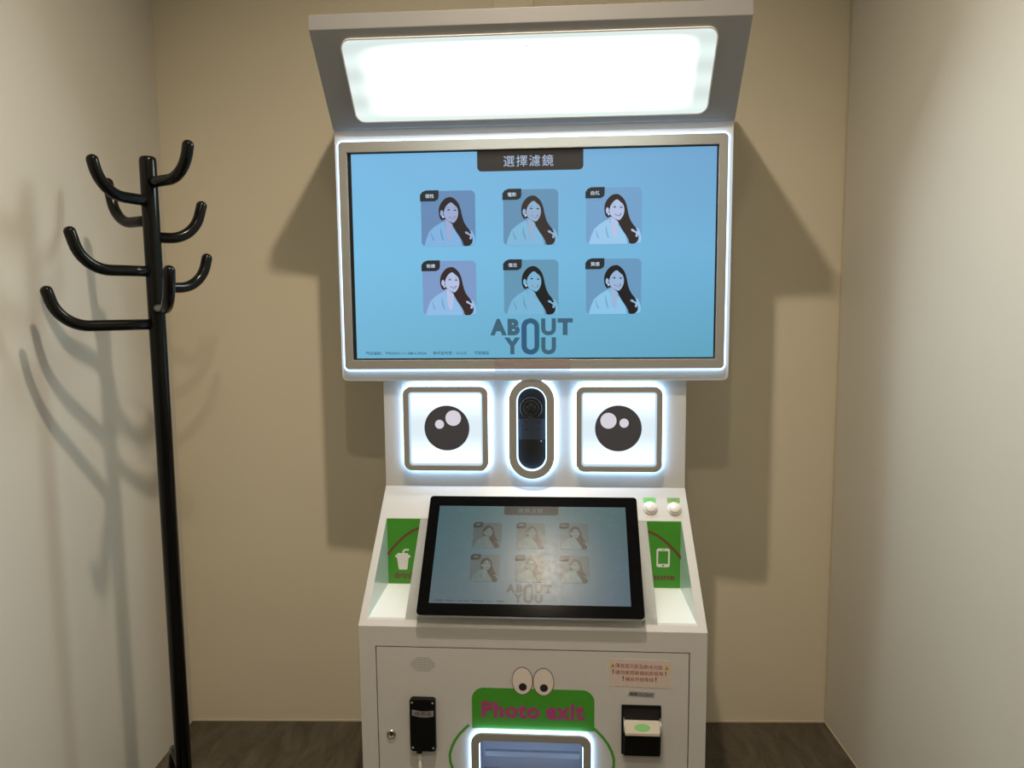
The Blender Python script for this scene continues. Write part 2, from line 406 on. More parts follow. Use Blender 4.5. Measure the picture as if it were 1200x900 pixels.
# console ------------------------------------------------------------
NL = ((-.4096, .0165), (-.3142, .0165), (-.3019, .2873), (-.3951, .2873))
NR = ((.3119, .0165), (.4072, .0165), (.3911, .2873), (.3009, .2873))
def hw(s): return HB+(HT-HB)*s/SLEN
bm = bmesh.new()
rows = [0, .0165, .2873, SLEN]
xs = [[-hw(0), -.4096, -.3142, .3119, .4072, hw(0)], [-hw(.0165), -.4096, -.3142, .3119, .4072, hw(.0165)],
      [-hw(.2873), -.3951, -.3019, .3009, .3911, hw(.2873)], [-hw(SLEN), -.3951, -.3019, .3009, .3911, hw(SLEN)]]
V = [[bm.verts.new(SL(x, s)) for x in r] for s, r in zip(rows, xs)]
for i in range(3):
    for j in range(5):
        if i == 1 and j in (1, 3): continue
        bm.faces.new((V[i][j], V[i][j+1], V[i+1][j+1], V[i+1][j]))
# sides and back
for sgn, j in ((-1, 0), (1, 5)):
    a = bm.verts.new((sgn*HB, .463, ZF)); b = bm.verts.new((sgn*HT, .463, ZT))
    bm.faces.new([V[0][j], V[1][j], V[2][j], V[3][j], b, a])
    if sgn < 0: La, Lb = a, b
    else: bm.faces.new((La, Lb, b, a)); bm.faces.new((V[3][0], V[3][1], V[3][2], V[3][3], V[3][4], V[3][5], b, Lb)); bm.faces.new((V[0][0], V[0][1], V[0][2], V[0][3], V[0][4], V[0][5], a, La))
con = link('console', bm, WHITE, K)
def niche(sgn, op, word):
    """open tray sunk in the slope: sign plate at the back, sloping floor, glossy outer side"""
    xi_b, xo_b = (op[1][0], op[0][0]) if sgn < 0 else (op[0][0], op[1][0])
    xi_t, xo_t = (op[2][0], op[3][0]) if sgn < 0 else (op[3][0], op[2][0])
    bt = SL(0, .2873); bb = SL(0, .0165)
    xin = sgn*.268; zb = .8130
    P_ob = Vector((xo_b, bb.y, bb.z)); P_ot = Vector((xo_t, bt.y, bt.z)); P_of = Vector((xo_t, bt.y, zb))
    P_ib = Vector((xi_b, bb.y, bb.z)); P_it = Vector((xi_t, bt.y, bt.z)); P_if = Vector((xin, bt.y, zb)); P_i2 = Vector((xin, bt.y, bt.z)); P_ib2 = Vector((xin, bb.y, bb.z))
    bm = bmesh.new()
    quad(bm, [P_ob, P_ib, P_ib2, P_if, P_of], 0)          # floor
    quad(bm, [P_of, P_if, P_i2, P_it, P_ot], 0)           # back
    quad(bm, [P_ob, P_of, P_ot], 1)                        # outer side
    quad(bm, [P_ib2, P_if, P_i2], 0)                       # inner side
    quad(bm, [P_ib, P_ib2, P_i2, P_it], 0)                 # underside of the slope
    li = link('side_tray', bm, [LINER, GLASSY], con)
    # front lip
    bm = bmesh.new(); quad(bm, [P_ob, P_ib, P_ib+Vector((0, .006, .003)), P_ob+Vector((0, .006, .003))]); link('tray_lip', bm, WHITE, con)
    F = Frame((0, bt.y-.0012, 0), (1, 0, 0), (0, 0, 1))
    bm = bmesh.new()
    lo, hi = sorted((xo_t-sgn*.0008, xin+sgn*.004))
    add_plate(bm, F, [(lo, zb+.0015), (hi, zb+.0015), (hi, bt.z-.001), (lo, bt.z-.001)], -.001, 0, 0)
    pts = [(.3945, .8950), (.380, .9130), (.362, .9325), (.344, .9490), (.326, .9610), (.308, .9690), (.290, .9735), (.274, .9750)]
    if sgn > 0: pts = [(a, b-.002) for a, b in pts]
    pts = [(sgn*a, b) for a, b in pts]; add_plate(bm, F, stroke(pts, .0065), 0, .0003, 1)
    if word == 'drink':
        cx, cz = -.3530, .8790
        add_plate(bm, F, [(cx-.0165, cz+.0145), (cx+.0165, cz+.0145), (cx+.0120, cz-.0235), (cx+.0090, cz-.0255), (cx-.0090, cz-.0255), (cx-.0120, cz-.0235)], 0, .0003, 2)
        add_plate(bm, F, rrect(cx-.0205, cz+.0080, cx+.0205, cz+.0155, .0030, 4), 0, .0005, 2)
        add_plate(bm, F, rrect(cx-.0150, cz+.0130, cx+.0150, cz+.0205, .0030, 4), 0, .0007, 2)
        add_plate(bm, F, stroke([(cx+.002, cz+.018), (cx+.002, cz+.026), (cx+.005, cz+.0295), (cx+.017, cz+.0305)], .0042), 0, .0009, 2)
        add_text(bm, F, 'drink', (-.3800, .8285, -.3170, .8470), .0004, 1, bold=.03)
    else:
        cx, cz = .3450, .8965
        add_ring(bm, F, rrect(cx-.0175, cz-.0255, cx+.0175, cz+.0255, .006, 5), rrect(cx-.0130, cz-.0165, cx+.0130, cz+.0185, .0015, 5), 0, .0004, 2)
        add_plate(bm, F, ell(cx, cz-.0210, .0026, None, 14), .0004, .0006, 0)
        add_plate(bm, F, rrect(cx-.005, cz+.0210, cx+.005, cz+.0225, .0006, 2), .0004, .0006, 0)
        add_text(bm, F, 'phone', (.2990, .8310, .3760, .8530), .0004, 1, bold=.03)
    link('tray_sign', bm, [GREEN, BROWN, ICON], con)
niche(-1, NL, 'drink'); niche(1, NR, 'phone')

for cx, cs, gm, wd in ((.3125, .3225, GREENL, '返回'), (.3757, .3210, GREENM, '確認')):
    F = Frame(SL(cx, cs), (1, 0, 0), (0, YT, ZT-ZF))
    bm = bmesh.new(); add_lathe(bm, F, [(.0185, 0), (.0185, .004), (.0165, .0065), (.0150, .0065), (.0148, .005)], 36)
    bt = link('push_button', bm, mat('white button plastic', (.78, .74, .72), .25), K)
    bm = bmesh.new(); add_lathe(bm, F, [(.0146, 0), (.0146, .0095), (.0125, .0125), (0, .0132)], 36); link('button_cap', bm, mat('white button cap', (.80, .76, .74), .2), bt)
    bm = bmesh.new(); x0 = cx-.0172; add_plate(bm, SL, rrect(x0, .3385, x0+.0335, .3535, .0015, 3), 0, .0006, 0)
    add_text(bm, SL, wd, (x0+.010, .3425, x0+.0245, .3500), .0009, 1)
    link('button_label', bm, [gm, mat('green ink '+wd, tuple(c*.6 for c in ((.14, .50, .13) if gm is GREENL else (.16, .36, .09))), .6)], bt)

# column ---------------------------------------------------------------
bm = bmesh.new()
v = []
add_box(bm, -HT, HT, YT, .463, ZT, 1.3645)
link('column', bm, WHITE, K, bevel=.001)

# camera window and eye lights (on the column face) ----------------------
CF = Frame((0, YT, 0), (1, 0, 0), (0, 0, 1))
def stad(x0, z0, x1, z1, n=14): return rrect(x0, z0, x1, z1, (x1-x0)/2-1e-5, n)
cw = ring('camera_window', CF, stad(-.0640, 1.0985, .0584, 1.3700), stad(-.0432, 1.1200, .0377, 1.3480), .010, .026, BEZEL, K, bevel=.0015)
ring('outer_light_strip', CF, stad(-.0660, 1.0965, .0604, 1.3720), stad(-.058, 1.105, .0525, 1.364), .0015, .0098, LEDE, cw)
ring('inner_light_strip', CF, stad(-.0440, 1.1192, .0385, 1.3488), stad(-.0402, 1.123, .0347, 1.345), .012, .0235, LEDW, cw)
plate('camera_backplate', CF, stad(-.0440, 1.1192, .0385, 1.3488), .0005, .004, mat('camera cavity black', (.012, .013, .017), .5), cw)
F = Frame((-.005, YT-.004, 1.2885), (1, 0, 0), (0, 0, 1))
bm = bmesh.new(); add_lathe(bm, F, [(.030, 0), (.030, .004), (.0265, .006), (.0260, .003), (.0215, .003), (.0205, .007), (.0175, .007), (.0165, .003), (.0120, .002), (.0110, .005), (0, .008)], 40)
link('camera_lens', bm, mat('lens black', (.028, .029, .034), .22), cw)
bm = bmesh.new(); add_box(bm, -.0435, .0380, YT-.0065, YT-.004, 1.2030, 1.2590); bp = link('sensor_plate', bm, mat('slate plate', (.11, .13, .165), .4), cw)
for a in (-.0175, .0150):
    for b in (1.2300, 1.2500):
        bm = bmesh.new(); add_lathe(bm, Frame((a, YT-.0065, b), (1, 0, 0), (0, 0, 1)), [(0, .0006), (.0021, .0006), (.0021, 0)], 12); link('plate_screw', bm, BLACKM, cw)
bm = bmesh.new(); add_lathe(bm, Frame((.0222, YT-.004, 1.1985), (1, 0, 0), (0, 0, 1)), [(0, .002), (.0018, .0015), (.0022, 0)], 12); link('status_light', bm, emit('tiny lamp', (.8, .8, .85), .6), cw)
def pane_mat():
    m = bpy.data.materials.new('smoked acrylic'); m.use_nodes = True; nt = m.node_tree; nt.nodes.clear(); N = nt.nodes.new
    o = N('ShaderNodeOutputMaterial'); mx = N('ShaderNodeMixShader'); t = N('ShaderNodeBsdfTransparent'); g = N('ShaderNodeBsdfGlossy'); fr = N('ShaderNodeFresnel')
    t.inputs[0].default_value = (.8, .83, .88, 1); g.inputs['Roughness'].default_value = .03; fr.inputs[0].default_value = 1.45
    nt.links.new(fr.outputs[0], mx.inputs[0]); nt.links.new(t.outputs[0], mx.inputs[1]); nt.links.new(g.outputs[0], mx.inputs[2]); nt.links.new(mx.outputs[0], o.inputs[0]); return m
plate('window_pane', CF, stad(-.0400, 1.1232, .0345, 1.3448), .014, .0155, pane_mat(), cw)

def panel_light_mat():
    """backlit eye panel: brighter near its tubes above and below"""
    m = bpy.data.materials.new('backlit eye panel'); m.use_nodes = True; nt = m.node_tree; nt.nodes.clear(); N = nt.nodes.new; L = nt.links.new
    o = N('ShaderNodeOutputMaterial'); e = N('ShaderNodeEmission'); tc = N('ShaderNodeTexCoord'); sp = N('ShaderNodeSeparateXYZ'); L(tc.outputs['Generated'], sp.inputs[0])
    a = N('ShaderNodeMath'); a.operation = 'SUBTRACT'; a.inputs[1].default_value = .5; L(sp.outputs[2], a.inputs[0])
    b = N('ShaderNodeMath'); b.operation = 'ABSOLUTE'; L(a.outputs[0], b.inputs[0])
    mr = N('ShaderNodeMapRange'); mr.inputs[1].default_value = .05; mr.inputs[2].default_value = .42; mr.inputs[3].default_value = .95; mr.inputs[4].default_value = 1.35; mr.interpolation_type = 'SMOOTHSTEP'; L(b.outputs[0], mr.inputs[0])
    e.inputs[0].default_value = (.80, .92, .98, 1); L(mr.outputs[0], e.inputs[1]); L(e.outputs[0], o.inputs[0]); return m
EYE = panel_light_mat()
def eye(x0, x1, z0, z1, pc, pr, his):
    e = ring('eye_light', CF, rrect(x0, z0, x1, z1, .022, 10), rrect(x0+.0145, z0+.0145, x1-.0145, z1-.0145, .009, 10), .010, .026, BEZEL, K, bevel=.0015)
    ring('outer_light_strip', CF, rrect(x0-.0022, z0-.0022, x1+.0022, z1+.0022, .0235, 10), rrect(x0+.006, z0+.006, x1-.006, z1-.006, .016, 10), .0015, .0098, LEDE, e)
    plate('lit_panel', CF, rrect(x0+.0105, z0+.011, x1-.0105, z1-.011, .009, 10), .009, .014, EYE, e)
    ring('panel_edge', CF, rrect(x0+.0142, z0+.0142, x1-.0142, z1-.0142, .009, 10), rrect(x0+.0185, z0+.0185, x1-.0185, z1-.0185, .007, 10), .0142, .018, emit('panel edge glow', (.55, .75, .92), .95), e)
    bm = bmesh.new(); add_plate(bm, CF, ell(*pc, pr, pr, 48), .0142, .0146, 0)
    for hx, hz, hr in his: add_plate(bm, CF, ell(hx, hz, hr, None, 28), .0146, .0150, 1)
    link('pupil_decal', bm, [mat('dark grey print', (.066, .068, .092), .35), emit('translucent spot', (.72, .68, .75), .95)], e)
eye(-.3505, -.1205, 1.1195, 1.3490, (-.2333, 1.2350), .0615, [(-.2155, 1.2625, .0212), (-.2532, 1.2455, .0123)])
eye(.1160, .3440, 1.1190, 1.3480, (.2285, 1.2350), .0620, [(.2022, 1.2560, .0215), (.2437, 1.2495, .0123)])

# display housing -----------------------------------------------------
HX0, HX1, HZ0, HZ1, HY = -.5145, .5125, 1.3650, 2.0240, .215
HF = Frame((0, HY, 0), (1, 0, 0), (0, 0, 1))
# canopy and housing are folded from one sheet: built as two parts
plate('display_housing', HF, rrect(HX0, HZ0, HX1, HZ1, .001, 6, .016), -.185, 0, WHITE, K, bevel=.006)
disp = ring('display_bezel', HF, rrect(-.5010, 1.3975, .4970, 1.9900, .011, 8), rrect(-.4790, 1.4225, .4745, 1.9630, .002, 8), .008, .017, BEZEL, K, bevel=.0015)
ring('display_light_strip', HF, rrect(-.5062, 1.3925, .5022, 1.9952, .014, 8), rrect(-.492, 1.407, .488, 1.981, .006, 8), .0003, .0078, LEDD, disp)
plate('screen_surround', HF, rrect(-.4800, 1.4215, .4755, 1.9640, .002, 3), .004, .0085, mat('screen border black', (.006, .006, .007), .3), disp)

# --- what the screens show ------------------------------------------
HAIR = [(310, 300), (340, 230), (400, 165), (460, 143), (510, 145), (560, 178), (610, 240), (642, 330), (660, 420), (690, 520), (730, 590), (775, 650), (805, 720), (818, 790), (808, 845), (765, 884), (690, 886), (665, 830), (630, 760), (575, 680), (535, 610), (503, 548), (470, 520), (400, 480), (350, 492), (318, 450), (304, 380)]
FACE = [(385, 350), (405, 290), (445, 245), (492, 222), (545, 245), (585, 300), (602, 360), (597, 430), (570, 490), (530, 532), (490, 522), (430, 492), (395, 450), (380, 400)]
NECK = [(392, 440), (400, 560), (415, 690), (438, 780), (482, 800), (492, 760), (507, 660), (512, 600), (520, 510), (460, 470)]
JACK = [(70, 888), (105, 770), (150, 665), (230, 590), (320, 535), (382, 505), (402, 600), (430, 770), (480, 800), (497, 690), (520, 600), (575, 690), (630, 780), (655, 888)]
FOLD = [[(175, 660), (195, 720), (230, 800), (205, 790), (180, 720)], [(330, 600), (350, 700), (375, 800), (350, 780), (325, 690)]]
HAND = [(705, 672), (740, 672), (768, 700), (800, 705), (815, 740), (795, 790), (770, 775), (780, 740), (750, 715), (715, 700)]
ARM = [(790, 650), (850, 740), (858, 850), (800, 880), (700, 880), (650, 800), (700, 760)]
def shape(pts, T_, k=3): return [T_((x-30)/835, 1-(y-45)/845) for x, y in (smooth_closed(pts, k) if k else pts)]
def thumb_bm(F, x0, z0, w_, h_, d, word):
    """one filter tile; material slots: 0 tile, 1 jacket, 2 skin, 3 hair, 4 dark tab, 5 tab lettering, 6 lips, 7 fold"""
    T_ = lambda u, v: (x0+u*w_, z0+v*h_)
    bm = bmesh.new(); s = .00028
    add_plate(bm, F, rrect(x0, z0, x0+w_, z0+h_, w_*.09, 6), d, d, 0)
    add_plate(bm, F, shape(ARM, T_), d+s*.5, d+s*.5, 1)
    add_plate(bm, F, shape(JACK, T_, 0), d+s, d+s, 1)
    for q in FOLD: add_plate(bm, F, shape(q, T_), d+1.5*s, d+1.5*s, 7)
    add_plate(bm, F, shape(NECK, T_), d+2*s, d+2*s, 2)
    add_plate(bm, F, shape(HAIR, T_), d+3*s, d+3*s, 3)
    add_plate(bm, F, shape(FACE, T_), d+4*s, d+4*s, 2)
    add_plate(bm, F, shape([(385, 240), (470, 165), (560, 200), (600, 300), (545, 262), (495, 222), (440, 255), (398, 315), (380, 370)], T_), d+5*s, d+5*s, 3)
    add_plate(bm, F, shape([(a+350, b+385) for a, b in ell(0, 0, 24, 48, 10)], T_, 0), d+5*s, d+5*s, 2)
    add_plate(bm, F, shape([(a+370, b+440) for a, b in ell(0, 0, 14, 20, 10)], T_, 0), d+6*s, d+6*s, 5)
    for ex, ey in ((458, 336), (556, 342)): add_plate(bm, F, shape(ell(ex, ey, 24, 9, 10), T_, 0), d+6*s, d+6*s, 3)
    for ex, ey in ((452, 303), (556, 306)): add_plate(bm, F, shape(ell(ex, ey, 30, 5, 10), T_, 0), d+6*s, d+6*s, 7)
    add_plate(bm, F, shape([(455, 438), (510, 446), (562, 430), (540, 468), (500, 470)], T_), d+6*s, d+6*s, 6)
    add_plate(bm, F, shape([(475, 446), (510, 452), (548, 442), (530, 460), (500, 461)], T_, 0), d+7*s, d+7*s, 5)
    add_plate(bm, F, shape(HAND, T_), d+4*s, d+4*s, 2)
    tab = [T_(-.012, .815), T_(.26, .815), T_(.32, .85), T_(.333, .90), T_(.333, 1.012), T_(.10, 1.012), T_(.03, .985), T_(-.012, .93)]
    add_plate(bm, F, tab, d+7*s, d+7*s, 4)
    a, b = T_(.085, .872); c, e = T_(.245, .945); add_text(bm, F, word, (a, b, c, e), d+8*s, 5, bold=.012)
    return bm
WORDS = ['個性', '電影', '自然', '粉嫩', '復古', '質感']
TINT = [((100, 136, 178), (38, 30, 34)), ((98, 142, 176), (48, 40, 38)), ((112, 158, 200), (42, 34, 32)), ((122, 152, 198), (48, 34, 34)), ((96, 148, 178), (16, 20, 24)), ((102, 150, 188), (20, 20, 24))]
SKIN = [(152, 168, 205), (142, 172, 202), (176, 192, 226), (176, 190, 226), (120, 176, 210), (150, 180, 215)]
JAC = [(126, 176, 222), (124, 180, 216), (150, 198, 234), (140, 186, 228), (118, 178, 212), (136, 194, 230)]
def screen_grad(name, cs, dust=0):
    """backlit screen background: four corner colours, blended in the screen's own plane"""
    m, nt, b = new_mat(name); N = nt.nodes.new; L = nt.links.new
    uv = N('ShaderNodeUVMap'); sp = N('ShaderNodeSeparateXYZ'); L(uv.outputs[0], sp.inputs[0])
    def mix(a, c, fac):
        x = N('ShaderNodeMix'); x.data_type = 'RGBA'; L(fac, x.inputs[0])
        for i, q in ((6, a), (7, c)):
            if isinstance(q, tuple): x.inputs[i].default_value = (*lin(q), 1)
            else: L(q, x.inputs[i])
        return x.outputs[2]
    bot = mix(cs[0], cs[1], sp.outputs[0]); mid = mix(cs[2], cs[3], sp.outputs[0]); top = mix(cs[4], cs[5], sp.outputs[0])
    r1 = N('ShaderNodeMapRange'); r1.inputs[2].default_value = .5; L(sp.outputs[1], r1.inputs[0])
    r2 = N('ShaderNodeMapRange'); r2.inputs[1].default_value = .5; L(sp.outputs[1], r2.inputs[0])
    c = mix(mix(bot, mid, r1.outputs[0]), top, r2.outputs[0])
    L(c, b.inputs['Emission Color']); b.inputs['Emission Strength'].default_value = SCREEN
    b.inputs['Base Color'].default_value = (.012, .012, .013, 1) if not dust else (dust, dust, dust*.93, 1)
    b.inputs['Roughness'].default_value = .45; b.inputs['Specular IOR Level'].default_value = .12
    if dust:
        b.inputs['Specular IOR Level'].default_value = .15; b.inputs['Emission Strength'].default_value = .95*SCREEN
        tc = N('ShaderNodeTexCoord'); no = N('ShaderNodeTexNoise'); no.inputs['Scale'].default_value = 60; no.inputs['Detail'].default_value = 8; L(tc.outputs['Object'], no.inputs['Vector'])
        mr = N('ShaderNodeMapRange'); mr.inputs[1].default_value = .35; mr.inputs[2].default_value = .7; mr.inputs[3].default_value = .25; mr.inputs[4].default_value = .28
        L(no.outputs['Fac'], mr.inputs[0]); L(mr.outputs[0], b.inputs['Roughness'])
    return m
def draw_screen(F, x0, z0, w_, h_, d, parent, tag, cv, bg, dust):
    M = lambda n, c: lcd(tag+n, cv(c), dust)
    bm = bmesh.new(); uvl = bm.loops.layers.uv.new('UVMap')
    vs = [bm.verts.new(F(x0+u*w_, z0+v*h_, d)) for u, v in ((0, 0), (1, 0), (1, 1), (0, 1))]; f = bm.faces.new(vs)
    for l, u in zip(f.loops, ((0, 0), (1, 0), (1, 1), (0, 1))): l[uvl].uv = u
    scr = link('screen_image', bm, bg, parent)
    T_ = lambda u, v: (x0+u*w_, z0+v*h_)
    gx = (.1935, .4225, .6500); tw = .1515; gz = (.550, .2125); th = .2670
    a, b = T_(.352, .905); c, e = T_(.6425, 1.0)
    bm = bmesh.new(); add_plate(bm, F, rrect(a, b, c, e, .0001, 5, .012*w_), d+.0003, d+.0003, 0)
    a, b = T_(.4245, .925); c, e = T_(.5610, .978); add_text(bm, F, '選擇濾鏡', (a, b, c, e), d+.0007, 1, spacing=1.15)
    link('title_tab', bm, [M('tab', (44, 38, 34)), M('tabtext', (170, 190, 215))], parent)
    for i in range(6):
        a, b = T_(gx[i % 3], gz[i//3])
        bm = thumb_bm(F, a, b, tw*w_, th*h_, d+.0004, WORDS[i])
        bgc, hc = TINT[i]
        link('filter_tile', bm, [M('t%d' % i, bgc), M('j%d' % i, JAC[i]), M('s%d' % i, SKIN[i]), M('h%d' % i, hc), M('dark', (32, 38, 42)), M('light', (200, 215, 235)), M('lip', (120, 100, 145)), M('f%d' % i, tuple(int(.85*q) for q in JAC[i]))], parent)
    # logo: two lines of letters sharing one tall O
    bm = bmesh.new()
    def tx(s, u0, v0, u1, v1, bold=.03):
        a, b = T_(u0, v0); c, e = T_(u1, v1); add_text(bm, F, s, (a, b, c, e), d+.0004, 0, bold=bold)
    tx('A', .3824, .1116, .4290, .1935, .06); tx('B', .4315, .1116, .4655, .1935, .06); tx('U', .5255, .1105, .5668, .1940, .05); tx('T', .5713, .1116, .6136, .1940, .06)
    tx('Y', .4218, .0175, .4668, .1010, .06); tx('U', .5255, .0165, .5668, .1010, .05)
    a, b = T_(.4713, .0160); c, e = T_(.5204, .1950); tk = .0137*w_
    r_ = (c-a)/2-1e-5
    add_ring(bm, F, rrect(a, b, c, e, r_, 12), rrect(a+tk, b+tk, c-tk, e-tk, r_-tk, 12), d+.0003, d+.0004, 1)
    pr_ = rrect(a, b, c, e, r_, 12); n4 = len(pr_)
    tw2 = .0022*w_
    rightp = [p for p in pr_ if p[0] > (a+c)/2]; leftp = [p for p in pr_ if p[0] < (a+c)/2]
    rightp.sort(key=lambda p: p[1]); leftp.sort(key=lambda p: p[1])
    add_plate(bm, F, stroke(rightp[4:-4], tw2), d+.0006, d+.0006, 2); add_plate(bm, F, stroke(leftp[4:-4], tw2), d+.0006, d+.0006, 3)
    link('logo', bm, [M('logo', (58, 96, 116)), M('logoO', (44, 88, 120)), M('logoG', (40, 150, 140)), M('logoB', (50, 80, 150))], parent)
    for wd, u0, u1 in (('門店編號：TPE02031111-EM16-ERSA', .0265, .2010), ('軟件版本號：v2.3.32', .2200, .3150), ('客服電話', .3370, .3780)):
        a, b = T_(u0, .0170); c, e = T_(u1, .0340); text('footer_text', F, wd, (a, b, c, e), d+.0004, M('foot', (50, 90, 110)), parent, bold=.01)
bgA = screen_grad('big screen blue', [(112, 178, 210), (92, 162, 190), (120, 190, 228), (110, 175, 214), (120, 184, 226), (110, 163, 205)])
draw_screen(HF, -.4695, 1.4267, .9397, .5330, .0092, disp, 'a_', lambda c: c, bgA, 0)

# strip of clear tape across the lower bezel
bm = bmesh.new(); F2 = HF
add_plate(bm, F2, [(-.0980, 1.3905), (-.050, 1.3915), (.030, 1.3905), (.0998, 1.3930), (.0996, 1.4245), (.04, 1.4255), (-.03, 1.4240), (-.0978, 1.4240)], .0176, .0182)
m, nt, b = new_mat('clear tape'); N = nt.nodes.new; L = nt.links.new
b.inputs['Base Color'].default_value = (.42, .34, .33, 1); b.inputs['Roughness'].default_value = .22
no = N('ShaderNodeTexNoise'); no.inputs['Scale'].default_value = 70; tc = N('ShaderNodeTexCoord'); L(tc.outputs['Object'], no.inputs[0]); bp = N('ShaderNodeBump'); bp.inputs['Strength'].default_value = .5; bp.inputs['Distance'].default_value = .003; L(no.outputs['Fac'], bp.inputs['Height']); L(bp.outputs[0], b.inputs['Normal'])
tr = N('ShaderNodeBsdfTransparent'); mx = N('ShaderNodeMixShader'); mx.inputs[0].default_value = .42; L(tr.outputs[0], mx.inputs[1]); L(b.outputs[0], mx.inputs[2]); L(mx.outputs[0], nt.nodes['Material Output'].inputs[0])
link('tape_strip', bm, m, disp)

# canopy ----------------------------------------------------------------
CY0, CYB, CZT, CZB = .0385, .40, 2.2483, 2.2140
bm = bmesh.new()
prof = [(CY0, CZT), (CY0, CZB), (.2045, 2.0240), (CYB, 2.0240), (CYB, CZT)]
A = [bm.verts.new((HX0, y, z)) for y, z in prof]; B = [bm.verts.new((HX1, y, z)) for y, z in prof]
for i in range(5): bm.faces.new((A[i], A[(i+1) % 5], B[(i+1) % 5], B[i]))
bm.faces.new(A); bm.faces.new(B[::-1])
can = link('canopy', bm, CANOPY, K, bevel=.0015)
# slope frame of the canopy: e2 climbs towards the front edge, n faces down and forward
cs = Vector((0, CY0-.2045, CZB-2.0240)); CL = cs.length
CP = Frame((0, .2045, 2.0240), (1, 0, 0), cs)
def box_light_mat():
    """frosted acrylic in front of two rows of tubes: hot along the tubes, dimmer at the ends and edges"""
    m = bpy.data.materials.new('frosted light box'); m.use_nodes = True; nt = m.node_tree; nt.nodes.clear(); N = nt.nodes.new; L = nt.links.new
    o = N('ShaderNodeOutputMaterial'); e = N('ShaderNodeEmission'); uv = N('ShaderNodeUVMap'); sp = N('ShaderNodeSeparateXYZ'); L(uv.outputs[0], sp.inputs[0])
    def math_(op, a, b=None):
        n = N('ShaderNodeMath'); n.operation = op
        for i, q in enumerate((a, b)):
            if q is None: continue
            if isinstance(q, (int, float)): n.inputs[i].default_value = q
            else: L(q, n.inputs[i])
        return n.outputs[0]
    def edge(s, lo0, lo1, hi0, hi1):
        r = N('ShaderNodeMapRange'); r.interpolation_type = 'SMOOTHERSTEP'; r.inputs[1].default_value = lo0; r.inputs[2].default_value = lo1; L(s, r.inputs[0])
        q = N('ShaderNodeMapRange'); q.interpolation_type = 'SMOOTHERSTEP'; q.inputs[1].default_value = hi0; q.inputs[2].default_value = hi1; q.inputs[3].default_value = 1; q.inputs[4].default_value = 0; L(s, q.inputs[0])
        return math_('MULTIPLY', r.outputs[0], q.outputs[0])
    ex = edge(sp.outputs[0], .01, .40, .82, .97); ey = edge(sp.outputs[1], .03, .24, .74, .97)
    core = math_('MULTIPLY', ex, ey)
    # the tube rows show as streaks at the left end
    wv = math_('SINE', math_('MULTIPLY', sp.outputs[1], 19.0)); st = math_('MULTIPLY_ADD', wv, .09) ; nt.nodes[-1].inputs[2].default_value = .95
    base = math_('MULTIPLY', st, .93)
    s = math_('ADD', base, math_('MULTIPLY', core, BOX_CORE))
    e.inputs[0].default_value = (.88, 1, .96, 1); L(s, e.inputs[1]); L(e.outputs[0], o.inputs[0]); return m
bm = bmesh.new(); uvl = bm.loops.layers.uv.new('UVMap')
PX0, PX1, PZ0, PZ1 = -.4440, .4380, .0205, .2270
pts = rrect(PX0, PZ0, PX1, PZ1, .022, 8); f = bm.faces.new([bm.verts.new(CP(a, b, .003)) for a, b in pts])
for l, (a, b) in zip(f.loops, pts): l[uvl].uv = ((a-PX0)/(PX1-PX0), (b-PZ0)/(PZ1-PZ0))
link('light_panel', bm, box_light_mat(), can)
ring('panel_frame', CP, rrect(PX0-.003, PZ0-.003, PX1+.003, PZ1+.003, .025, 8), rrect(PX0, PZ0, PX1, PZ1, .022, 8), 0, .0045, mat('frame edge white', (.85, .86, .85), .3), can)
for a, b in ((-.225, .193), (-.215, .060), (-.002, .200), (0, .055), (.205, .188), (.205, .062), (-.215, .085), (-.225, .168)):
    bm = bmesh.new(); add_lathe(bm, Frame(CP(a, b, .0032), (1, 0, 0), cs), [(0, .0012), (.0022, .0008), (.0026, 0)], 12); link('panel_screw', bm, mat('frosted screw', (.55, .56, .52), .4), can)

# touch monitor ------------------------------------------------------------
MB_ = SL(0, .0185, .044); MT_ = SL(0, .3500, .008)
MF = Frame(MB_, (1, 0, 0), MT_-MB_); ML = (MT_-MB_).length
mon = plate('touch_monitor', MF, rrect(-.2792, 0, .2768, ML, .009, 8), -.0035, 0, mat('monitor glass black', (.002, .002, .0022), .10, spec=.12), K, bevel=.001)
plate('monitor_shell', MF, rrect(-.2797, -.0006, .2773, ML+.0006, .010, 8), -.0160, -.0036, SILVER, mon, bevel=.002)
bm = bmesh.new(); add_box(bm, -.20, .20, .03, .06, .79, .80)
bm.free()
bm = bmesh.new()
q0 = MF(-.24, .03, -.016); 
A = [MF(-.24, .03, -.016), MF(.24, .03, -.016), MF(.24, ML-.03, -.016), MF(-.24, ML-.03, -.016)]
B = [p-SL.n*((p-SL.o).dot(SL.n)-.0005) for p in A]
va = [bm.verts.new(p) for p in A]; vb = [bm.verts.new(p) for p in B]
bm.faces.new(va); bm.faces.new(vb[::-1])
for i in range(4): bm.faces.new((va[i], va[(i+1) % 4], vb[(i+1) % 4], vb[i]))
link('monitor_mount', bm, BLACKP, mon)
def dimc(c):
    g = (c[0]*.35+c[1]*.4+c[2]*.25)
    return (int(g*.27+c[0]*.22+2), int(g*.31+c[1]*.25+2), int(g*.27+c[2]*.24+2))
bgB = screen_grad('touch screen teal', [(82, 98, 104), (72, 95, 108), (66, 96, 104), (66, 92, 103), (60, 92, 97), (64, 94, 97)], .007)
draw_screen(MF, -.2505, .0300, .496, .2725, .0004, mon, 'b_', dimc, bgB, .007)

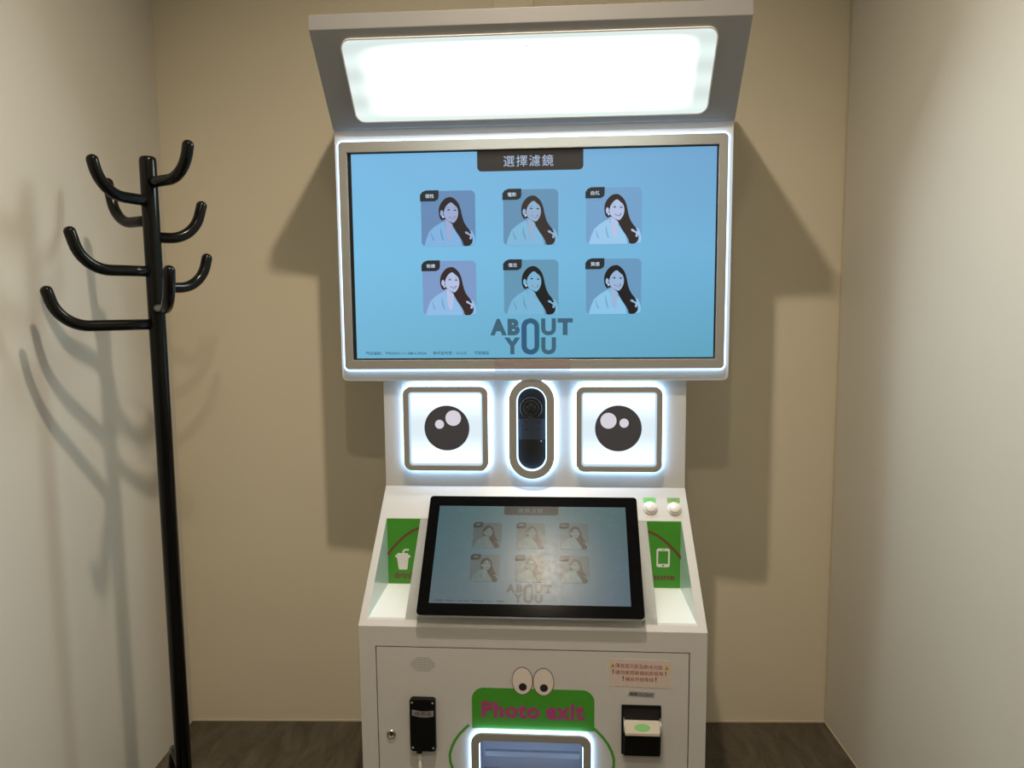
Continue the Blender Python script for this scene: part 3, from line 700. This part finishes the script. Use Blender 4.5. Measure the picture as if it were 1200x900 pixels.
# ================================================================= the coat stand
PXY = (-.9930, 2.0)
ck = empty('coat_stand', (PXY[0], PXY[1], 0), 0, 'black metal coat stand with curved hooks in the left corner', 'coat stand')
bm = bmesh.new(); R0 = .0215; zt = 1.962
prof = [(0, .03), (R0, .03), (R0, zt-.012), (R0-.002, zt-.004), (R0-.006, zt-.001), (0, zt)]
add_lathe(bm, Frame((0, 0, 0), (1, 0, 0), (0, 1, 0)), prof, 28); link('pole', bm, BLACK, ck)
def hook(hx, hy, z, rise, tilt=74, r=.0143, ra=.088):
    """horizontal tube that bends up at its end; (hx, hy) and rise place the tip"""
    d = Vector((hx, hy, 0)); reach = d.length; d.normalize(); up = Vector((0, 0, 1)); A_ = math.radians(tilt)
    ra = min(ra, (rise-.006)/(1-math.cos(A_)))
    le = (rise-ra*(1-math.cos(A_)))/math.sin(A_); base = max(reach-ra*math.sin(A_)-le*math.cos(A_), .02)
    p = [d*.004, d*base*.5, d*base]; n = 10
    for i in range(1, n+1):
        a = A_*i/n; p.append(d*(base+ra*math.sin(a))+up*ra*(1-math.cos(a)))
    t = d*math.cos(A_)+up*math.sin(A_); e = p[-1]; p.append(e+t*max(le-r*.9, .003)); end = p[-1]
    rr = [r]*len(p)
    for q in (.35, .6, .8, .93, .99): p.append(end+t*r*.9*q); rr.append(r*math.sqrt(max(1-q*q, .01)))
    bm = bmesh.new(); add_tube(bm, [v+Vector((0, 0, z)) for v in p], rr, 16); link('hook', bm, BLACK, ck, smooth=True)
HOOKS = [(.151, -.09, 1.894, .082), (-.053, -.17, 1.846, .083), (-.167, .10, 1.797, .120), (.097, .10, 1.753, .098), (-.121, -.17, 1.663, .096), (.087, .14, 1.621, .090), (.136, -.20, 1.566, .095), (-.183, -.18, 1.523, .093)]
for hx, hy, hz, hr in HOOKS: hook(hx, hy, hz, hr+.007)
for az in (2.17, 4.26, 6.36):
    d = Vector((math.cos(az), math.sin(az), 0)); p = [d*.006+Vector((0, 0, .226)), d*.08+Vector((0, 0, .230)), d*.14+Vector((0, 0, .232)), d*.180+Vector((0, 0, .220)), d*.204+Vector((0, 0, .194)), d*.225+Vector((0, 0, .15)), d*.24+Vector((0, 0, .08)), d*.255+Vector((0, 0, .012))]
    bm = bmesh.new(); add_tube(bm, p, .0125, 14); lg = link('leg', bm, BLACK, ck, smooth=True)
    bm = bmesh.new(); add_lathe(bm, Frame(d*.256, (1, 0, 0), (0, 1, 0)), [(0, 0), (.016, 0), (.016, .018), (.0125, .022), (0, .022)], 16); link('rubber_foot', bm, BLACKP, lg)

# the kiosk was drawn at a smaller scale: bring its meshes to real size, feet on the floor
KS = 1.146; KZ = 1.5702*(1-KS)
seen = set()
for o in K.children_recursive:
    if o.data.name in seen: continue
    seen.add(o.data.name); o.data.transform(Matrix.Translation((0, 0, KZ)) @ Matrix.Scale(KS, 4))
K.location = (.0014*KS, 1.7729*KS, 0)
